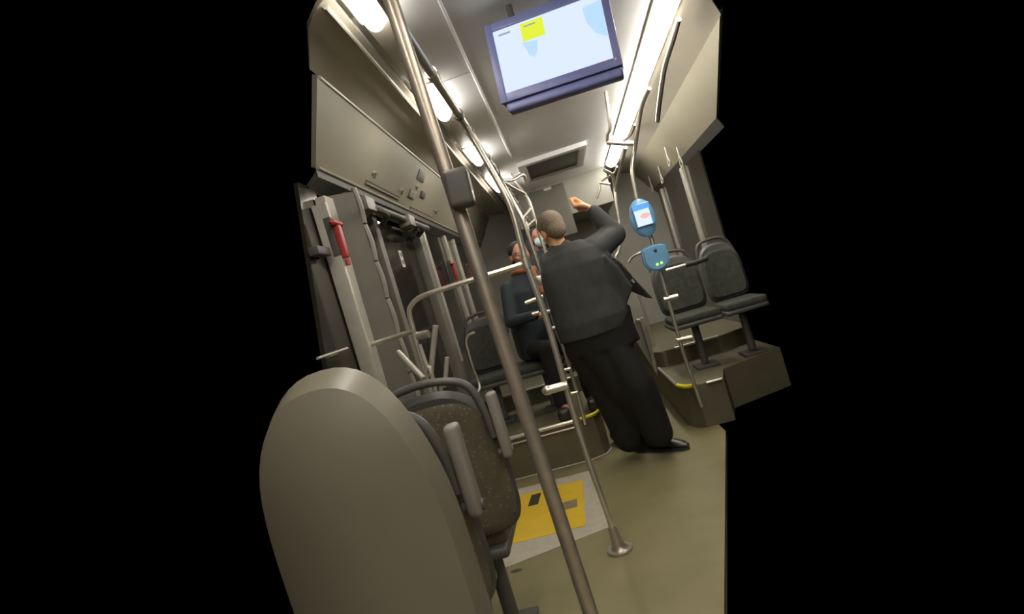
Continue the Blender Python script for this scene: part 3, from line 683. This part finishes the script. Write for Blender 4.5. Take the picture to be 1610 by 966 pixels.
# podium seats
seat(.66, 1.06, 4.75, 1.24, 'dark seat facing the camera on the right podium, aisle side', -1, 'dkfabric', 'dkplastic', False, PZ1, .75, True)
seat(1.07, 1.41, 4.75, 1.24, 'dark seat facing the camera on the right podium, window side', -1, 'dkfabric', 'dkplastic', False, PZ1, .75, True)
seat(-.60, -.20, 4.72, 1.20, 'dark seat facing the camera on the left podium, aisle side', -1, 'dkfabric', 'dkplastic', False, PZ1, .72, False)
seat(-1.03, -.63, 4.72, 1.20, 'dark seat facing the camera on the left podium, window side', -1, 'dkfabric', 'dkplastic', False, PZ1, .72, True)
# panel along the aisle side of the right seat
t = thing('seat_side_panel', 'grey moulded side panel with a bright edge at the aisle end of the right seats', 'panel', P(1015, 560, 4.6))
bm = bmesh.new(); plate(bm, [P(1000, 502, 4.62), P(1011, 500, 4.62), P(1032, 573, 4.62), P(1034, 592, 4.62), P(1024, 575, 4.62), P(990, 520, 4.62)], (.1, 1, 0), .05); obj('panel_body', bm, M['midplastic'], t)
bm = bmesh.new(); tube(bm, [P(1000, 503, 4.60), P(1008, 507, 4.60), P(1017, 535, 4.60), P(1024, 558, 4.60), P(1031, 585, 4.60)], .011, 10); obj('edge_highlight', bm, M['chrome'], t)  # bright tube put in to draw the highlight along the panel edge
t = thing('seat_rail', 'short bright steel rail above the right podium seats', 'handrail', P(1065, 420, 4.15))
bm = bmesh.new(); tube(bm, [P(1047, 426, 4.15), P(1078, 417, 4.15)], .014, 12, False); obj('steel_tube', bm, M['chrome'], t)
bm = bmesh.new(); tube(bm, [P(1078, 417, 4.15), P(1095, 413, 4.15), P(1112, 406, 4.15)], .019, 12, False); obj('black_grip', bm, M['rubber'], t)
bm = bmesh.new(); tube(bm, [P(988, 413, 4.2), P(996, 403, 4.2), P(1013, 396, 4.2), P(1030, 392, 4.2)], .010, 10); obj('bent_end', bm, M['alu'], t)

# ------------------------------------------------------------------ people
def head_vol(bm, c, R, s=1.0):
    """head volume; R rotates local (x right, -y face, z up)"""
    def q(v): return Vector(c) + R @ (Vector(v)*s)
    R4 = R.to_4x4()
    ellip(bm, q((0, .008, .028)), (.074*s, .094*s, .088*s), R4, 24, 16)      # cranium
    ellip(bm, q((0, -.030, -.035)), (.058*s, .062*s, .075*s), R4, 20, 14)     # face and jaw
    ellip(bm, q((0, -.060, -.095)), (.026*s, .024*s, .022*s), R4)            # chin
    cone(bm, q((0, -.092, .005)), q((0, -.112, -.035)), .009*s, .014*s)       # nose
    ellip(bm, q((0, -.088, -.036)), (.017*s, .012*s, .010*s), R4)
    for k in (-1, 1):
        ellip(bm, q((k*.030, -.080, .022)), (.022*s, .010*s, .008*s), R4)      # brow
        ellip(bm, q((k*.040, -.062, -.025)), (.020*s, .020*s, .018*s), R4)     # cheek
        ellip(bm, q((k*.078, .012, -.012)), (.010*s, .022*s, .034*s), R4)      # ear
    ellip(bm, q((0, -.088, -.064)), (.024*s, .008*s, .006*s), R4); ellip(bm, q((0, -.085, -.075)), (.020*s, .008*s, .006*s), R4)
def face_bits(par, c, R, s=1.0):
    def q(v): return Vector(c) + R @ (Vector(v)*s)
    for k in (-1, 1):
        bm = bmesh.new(); ellip(bm, q((k*.030, -.083, .004)), (.012*s, .006*s, .007*s), R.to_4x4()); obj('eye', bm, M['white'], par)
        bm = bmesh.new(); ellip(bm, q((k*.030, -.090, .004)), (.005*s, .002*s, .005*s), R.to_4x4()); obj('pupil', bm, M['rubber'], par)
def fist(bm, palm, fd, up, sd, s=1.0):
    """closed hand: palm centre, finger direction, up (towards knuckles back), side (index towards thumb)"""
    palm = Vector(palm); fd = Vector(fd).normalized(); up = Vector(up).normalized(); sd = Vector(sd).normalized()
    def q(a, b, c): return palm + (fd*a + up*b + sd*c)*s
    for k, L in enumerate((.90, 1.0, .95, .78)):
        o = .030-.020*k
        cone(bm, q(-.030, 0, o*.7), q(.030, .008, o), .012*s, .011*s, 10)
        cone(bm, q(.030, .008, o), q(.055*L+.004, -.008, o), .0095*s, .009*s, 10)
        cone(bm, q(.055*L+.004, -.008, o), q(.040*L, -.034, o), .009*s, .008*s, 10)
        cone(bm, q(.040*L, -.034, o), q(.018, -.030, o), .008*s, .0075*s, 10)
    cone(bm, q(-.028, -.005, .030), q(-.002, -.020, .045), .013*s, .011*s, 10)
    cone(bm, q(-.002, -.020, .045), q(.026, -.034, .032), .010*s, .0085*s, 10)
    cone(bm, q(.026, -.034, .032), q(.040, -.044, .012), .0085*s, .008*s, 10)
Y0 = 3.62
t = thing('person', 'person in dark jacket and black trousers standing in the aisle with one arm raised', 'person', P(1010, 706, 3.5))
def J(px, py, dy=0): return P(px, py, Y0+dy)
hip = J(926, 526); che = J(906, 440, -.01); neck = J(880, 388, .02); hd = J(868, 362, .03)
shR = J(944, 384, .02); shL = J(866, 404, .06); elR = J(969, 363, .16); wrR = J(929, 330, .14); hnR = J(915, 323, .13)
elL = J(882, 456, .22); wrL = J(888, 440, .42)
hipR = J(952, 530, -.01); hipL = J(905, 536, .03); knR = J(1003, 606, -.06); anR = J(1034, 680, -.04); knL = J(958, 618, .08); anL = J(988, 688, .08)
knR.x -= .0
rgt = (shR-shL).normalized(); Rh = Matrix.Rotation(math.radians(180+28), 3, 'Z') @ Matrix.Rotation(math.radians(8), 3, 'X')
lean = Matrix.Rotation(math.radians(-10), 3, 'Y'); Rh = lean @ Rh
# body: one continuous surface (skin)
bm = bmesh.new()
head_vol(bm, hd, Rh, 1.06)
cone(bm, hd-Vector((0, 0, .05)), neck-Vector((0, 0, .05)), .056, .062)
cone(bm, neck-Vector((0, 0, .05)), che, .07, .10); cone(bm, che, hip, .10, .10)
cone(bm, che+Vector((0, 0, .05)), shR-Vector((.02, 0, .02)), .08, .04); cone(bm, che+Vector((0, 0, .05)), shL-Vector((0, 0, .02)), .08, .04)
cone(bm, shR-Vector((.02, 0, .02)), elR, .04, .036); cone(bm, elR, wrR, .036, .028); cone(bm, wrR, hnR, .027, .024)
cone(bm, shL, elL, .052, .042); cone(bm, elL, wrL, .040, .028)
fist(bm, hnR, (hnR-wrR), Vector((.2, .6, .8)), Vector((-.2, -.9, .3)), 1.42)
fist(bm, wrL+Vector((0, .06, .0)), (0, 1, 0), (0, 0, 1), (1, 0, 0), 1.0)
for a, b, c_ in ((hipR, knR, anR), (hipL, knL, anL)): cone(bm, a, b, .085, .055); cone(bm, b, c_, .05, .036)
body = fuse('body', bm, M['skin'], t, .0075, 2)
# hair
bm = bmesh.new()
ellip(bm, hd+Rh @ Vector((0, .018, .040)), (.088, .102, .090), Rh.to_4x4(), 28, 18); ellip(bm, hd+Rh @ Vector((0, .055, -.01)), (.072, .060, .075), Rh.to_4x4())
fuse('hair', bm, M['hair'], t, .009, 2, 'short light brown hair')
# jacket
bm = bmesh.new()
X = Vector((1, 0, 0)); Yv = Vector((0, 1, 0))
def ring(px0, px1, py0, py1, dep, dy=0):
    a = J(px0, py0, dy); b = J(px1, py1, dy); c = (a+b)/2; return (c, (b-a)/2, Yv*dep)
rings = [ring(868, 890, 389, 384, .075, .03), ring(858, 912, 398, 376, .10, .03), ring(851, 948, 412, 383, .13, .02), ring(850, 957, 432, 403, .14), ring(853, 962, 452, 422, .145),
         ring(860, 966, 474, 445, .145), ring(868, 980, 500, 466, .15), ring(874, 990, 520, 484, .16), ring(882, 992, 542, 508, .15)]
loft(bm, rings, 28)
cone(bm, J(932, 396, .02), elR+Vector((-.02, 0, -.02)), .100, .080); cone(bm, elR+Vector((-.02, 0, -.02)), wrR+(elR-wrR)*.12, .078, .052)
cone(bm, J(866, 412, .06), elL, .075, .06); cone(bm, elL, wrL, .055, .042)
# skirt of the jacket flying out to the right
fl_ = [(J(955, 396, -.04)), J(978, 414, -.05), J(1003, 443, -.04), J(1028, 470, -.02), J(1018, 469, .0), J(992, 458, .04), J(968, 452, .05)]
plate(bm, fl_, (0, 1, 0), .05)
plate(bm, [J(951, 400, -.10), J(972, 420, -.10), J(996, 452, -.08), J(985, 480, -.06), J(950, 480, -.06)], (0, 1, 0), .10)
fuse('jacket', bm, M['jacket'], t, .010, 3)
bm = bmesh.new(); tube(bm, [J(993, 440, -.07), J(997, 445, -.07)], .006, 8, False); obj('zip_pull', bm, M['alu'], t)
bm = bmesh.new(); cone(bm, neck+Vector((-.03, .0, -.03)), neck+Vector((.03, .0, -.03)), .066, .066)
fuse('collar', bm, M['jacket'], t, .012, 2)
# trousers
bm = bmesh.new()
loft(bm, [ring(872, 990, 510, 478, .14), ring(884, 998, 540, 510, .14), ring(896, 1008, 562, 534, .135)], 24)
for a, b, c_, k in ((J(958, 538, -.01), knR, anR, 0), (J(915, 548, .03), knL, anL, 1)):
    cone(bm, a, b, .118, .116); cone(bm, b, c_+Vector((0, 0, .0)), .116, .100)
cone(bm, J(935, 545), J(980, 615), .13, .11); cone(bm, J(980, 615), J(1008, 672, .02), .10, .05)
fuse('trousers', bm, M['trouser'], t, .012, 4)
# shoes
def shoe(heel, toe, lab):
    heel = Vector(heel); toe = Vector(toe); dd = (toe-heel); L = dd.length; f = dd.normalized(); s = Vector((-f.y, f.x, 0))
    bm = bmesh.new(); rs = []
    for u, w, h_, zb in ((0, .020, .05, 0), (.04, .034, .085, 0), (.2, .038, .10, 0), (.38, .036, .095, 0), (.55, .040, .072, 0), (.75, .046, .055, 0), (.9, .040, .042, 0), (1.0, .018, .025, 0)):
        rs.append((heel+f*L*u+Vector((0, 0, .016+h_/2)), s*w, Vector((0, 0, h_/2))))
    loft(bm, rs, 18); up = obj('shoe', bm, M['shoe'], t)
    bm = bmesh.new(); n = 20; pl = []
    for k in range(n):
        a = 2*math.pi*k/n; pl.append((heel+f*(L*.5+L*.515*math.cos(a))+s*(.044*math.sin(a)*(1+.12*math.cos(a)))))
    slab(bm, [(p.x, p.y) for p in pl], .001, .02); obj('sole', bm, M['rubber'], up)
hR = PZ(1006, 708, .0); shoe((hR.x, hR.y+.0, 0), (PZ(1083, 705, 0).x, PZ(1083, 705, 0).y-.02, 0), 'r')
hL = PZ(968, 700, .0); shoe((hL.x, hL.y+.08, 0), (PZ(1022, 712, 0).x-.01, PZ(1022, 712, 0).y+.02, 0), 'l')

# seated passengers
def sitter(hc, label, coat, skin, hair, yaw, extra=None, zb=PZ1, tors=True):
    t = thing('person', label, 'person', (hc.x, hc.y, zb))
    R = Matrix.Rotation(math.radians(yaw), 3, 'Z'); d = lambda x, y, z_: hc + R @ Vector((x, y, z_))
    hipz = zb+.50-hc.z
    sL, sR = d(-.17, .03, -.24), d(.17, .03, -.24)
    eL, eR = d(-.24, -.05, -.50), d(.24, -.02, -.48); wL, wR = d(-.10, -.26, -.50), d(.10, -.24, -.46)
    hp = d(0, .06, hipz)
    bm = bmesh.new(); head_vol(bm, hc, R); cone(bm, d(0, .01, -.06), d(0, .02, -.18), .05, .055)
    cone(bm, d(0, .03, -.26), hp, .09, .10); cone(bm, sL, sR, .035, .035)
    for a, b, c_ in ((sL, eL, wL), (sR, eR, wR)): cone(bm, a, b, .035, .032); cone(bm, b, c_, .030, .024); fist(bm, c_+(c_-b).normalized()*.05, c_-b, (0, 0, 1), R @ Vector((1 if c_ is wL else -1, 0, 0)))
    for k in (-1, 1):
        kn = d(k*.12, -.38, hipz+.03); an = Vector((kn.x, kn.y-.02, zb+.09)); cone(bm, d(k*.09, .03, hipz), kn, .07, .05); cone(bm, kn, an, .048, .035); cone(bm, an, an+R @ Vector((0, -.12, -.05)), .035, .028)
    fuse('body', bm, skin, t, .0085, 2)
    face_bits(t, hc, R)
    bm = bmesh.new(); ellip(bm, d(0, .022, .045), (.085, .094, .082), R.to_4x4(), 24, 16); ellip(bm, d(0, .055, -.01), (.075, .055, .08), R.to_4x4()); fuse('hair', bm, hair, t, .010, 2)
    bm = bmesh.new(); loft(bm, [(d(0, .02, -.13), R @ Vector((.085, 0, 0)), R @ Vector((0, .08, 0))), (d(0, .02, -.20), R @ Vector((.17, 0, 0)), R @ Vector((0, .09, 0))), (d(0, .02, -.30), R @ Vector((.21, 0, 0)), R @ Vector((0, .12, 0))), (d(0, .04, -.55), R @ Vector((.19, 0, 0)), R @ Vector((0, .13, 0))), (d(0, .06, hipz-.06), R @ Vector((.20, 0, 0)), R @ Vector((0, .14, 0)))])
    for a, b, c_ in ((sL, eL, wL), (sR, eR, wR)): cone(bm, a, b, .065, .055); cone(bm, b, c_, .05, .04)
    fuse('coat', bm, coat, t, .012, 3)
    bm = bmesh.new()
    for k in (-1, 1):
        kn = d(k*.12, -.38, hipz+.03); an = Vector((kn.x, kn.y-.02, zb+.10)); cone(bm, d(k*.09, .05, hipz), kn, .09, .07); cone(bm, kn, an, .066, .055)
    fuse('trousers', bm, M['trouser'], t, .013, 3)
    for k in (-1, 1):
        kn = d(k*.12, -.38, hipz+.03); bm = bmesh.new(); box(bm, (kn.x-.045, kn.y-.18, zb+.001), (kn.x+.045, kn.y+.06, zb+.09), .03, 3); obj('shoe', bm, M['shoe'], t)
    if extra: extra(t, d, R)
def scarf(t, d, R):
    bm = bmesh.new(); 
    pts = [d(.085*math.cos(a), .02+.075*math.sin(a), -.135+.01*math.sin(2*a)) for a in [2*math.pi*k/16 for k in range(17)]]
    tube(bm, pts, .028, 10); cone(bm, d(.03, -.075, -.15), d(.06, -.13, -.34), .035, .03); obj('scarf', bm, M['orange'], t, label='rust orange scarf')
sitter(P(817, 402, 4.45), 'seated person with ruddy face and rust orange scarf on the left podium', M['navy'], M['skin2'], M['dkhair'], 20, scarf)
def mask(t, d, R):
    bm = bmesh.new(); vs = ellip(bm, d(0, -.072, -.055), (.062, .044, .055), R.to_4x4(), 20, 14); obj('face_mask', bm, M['mask'], t, label='pale blue face mask')
sitter(P(846, 374, 5.7), 'seated person wearing a pale blue face mask beyond the scarf wearer', M['navy'], M['skin2'], M['dkhair'], 10, mask, PZ2)
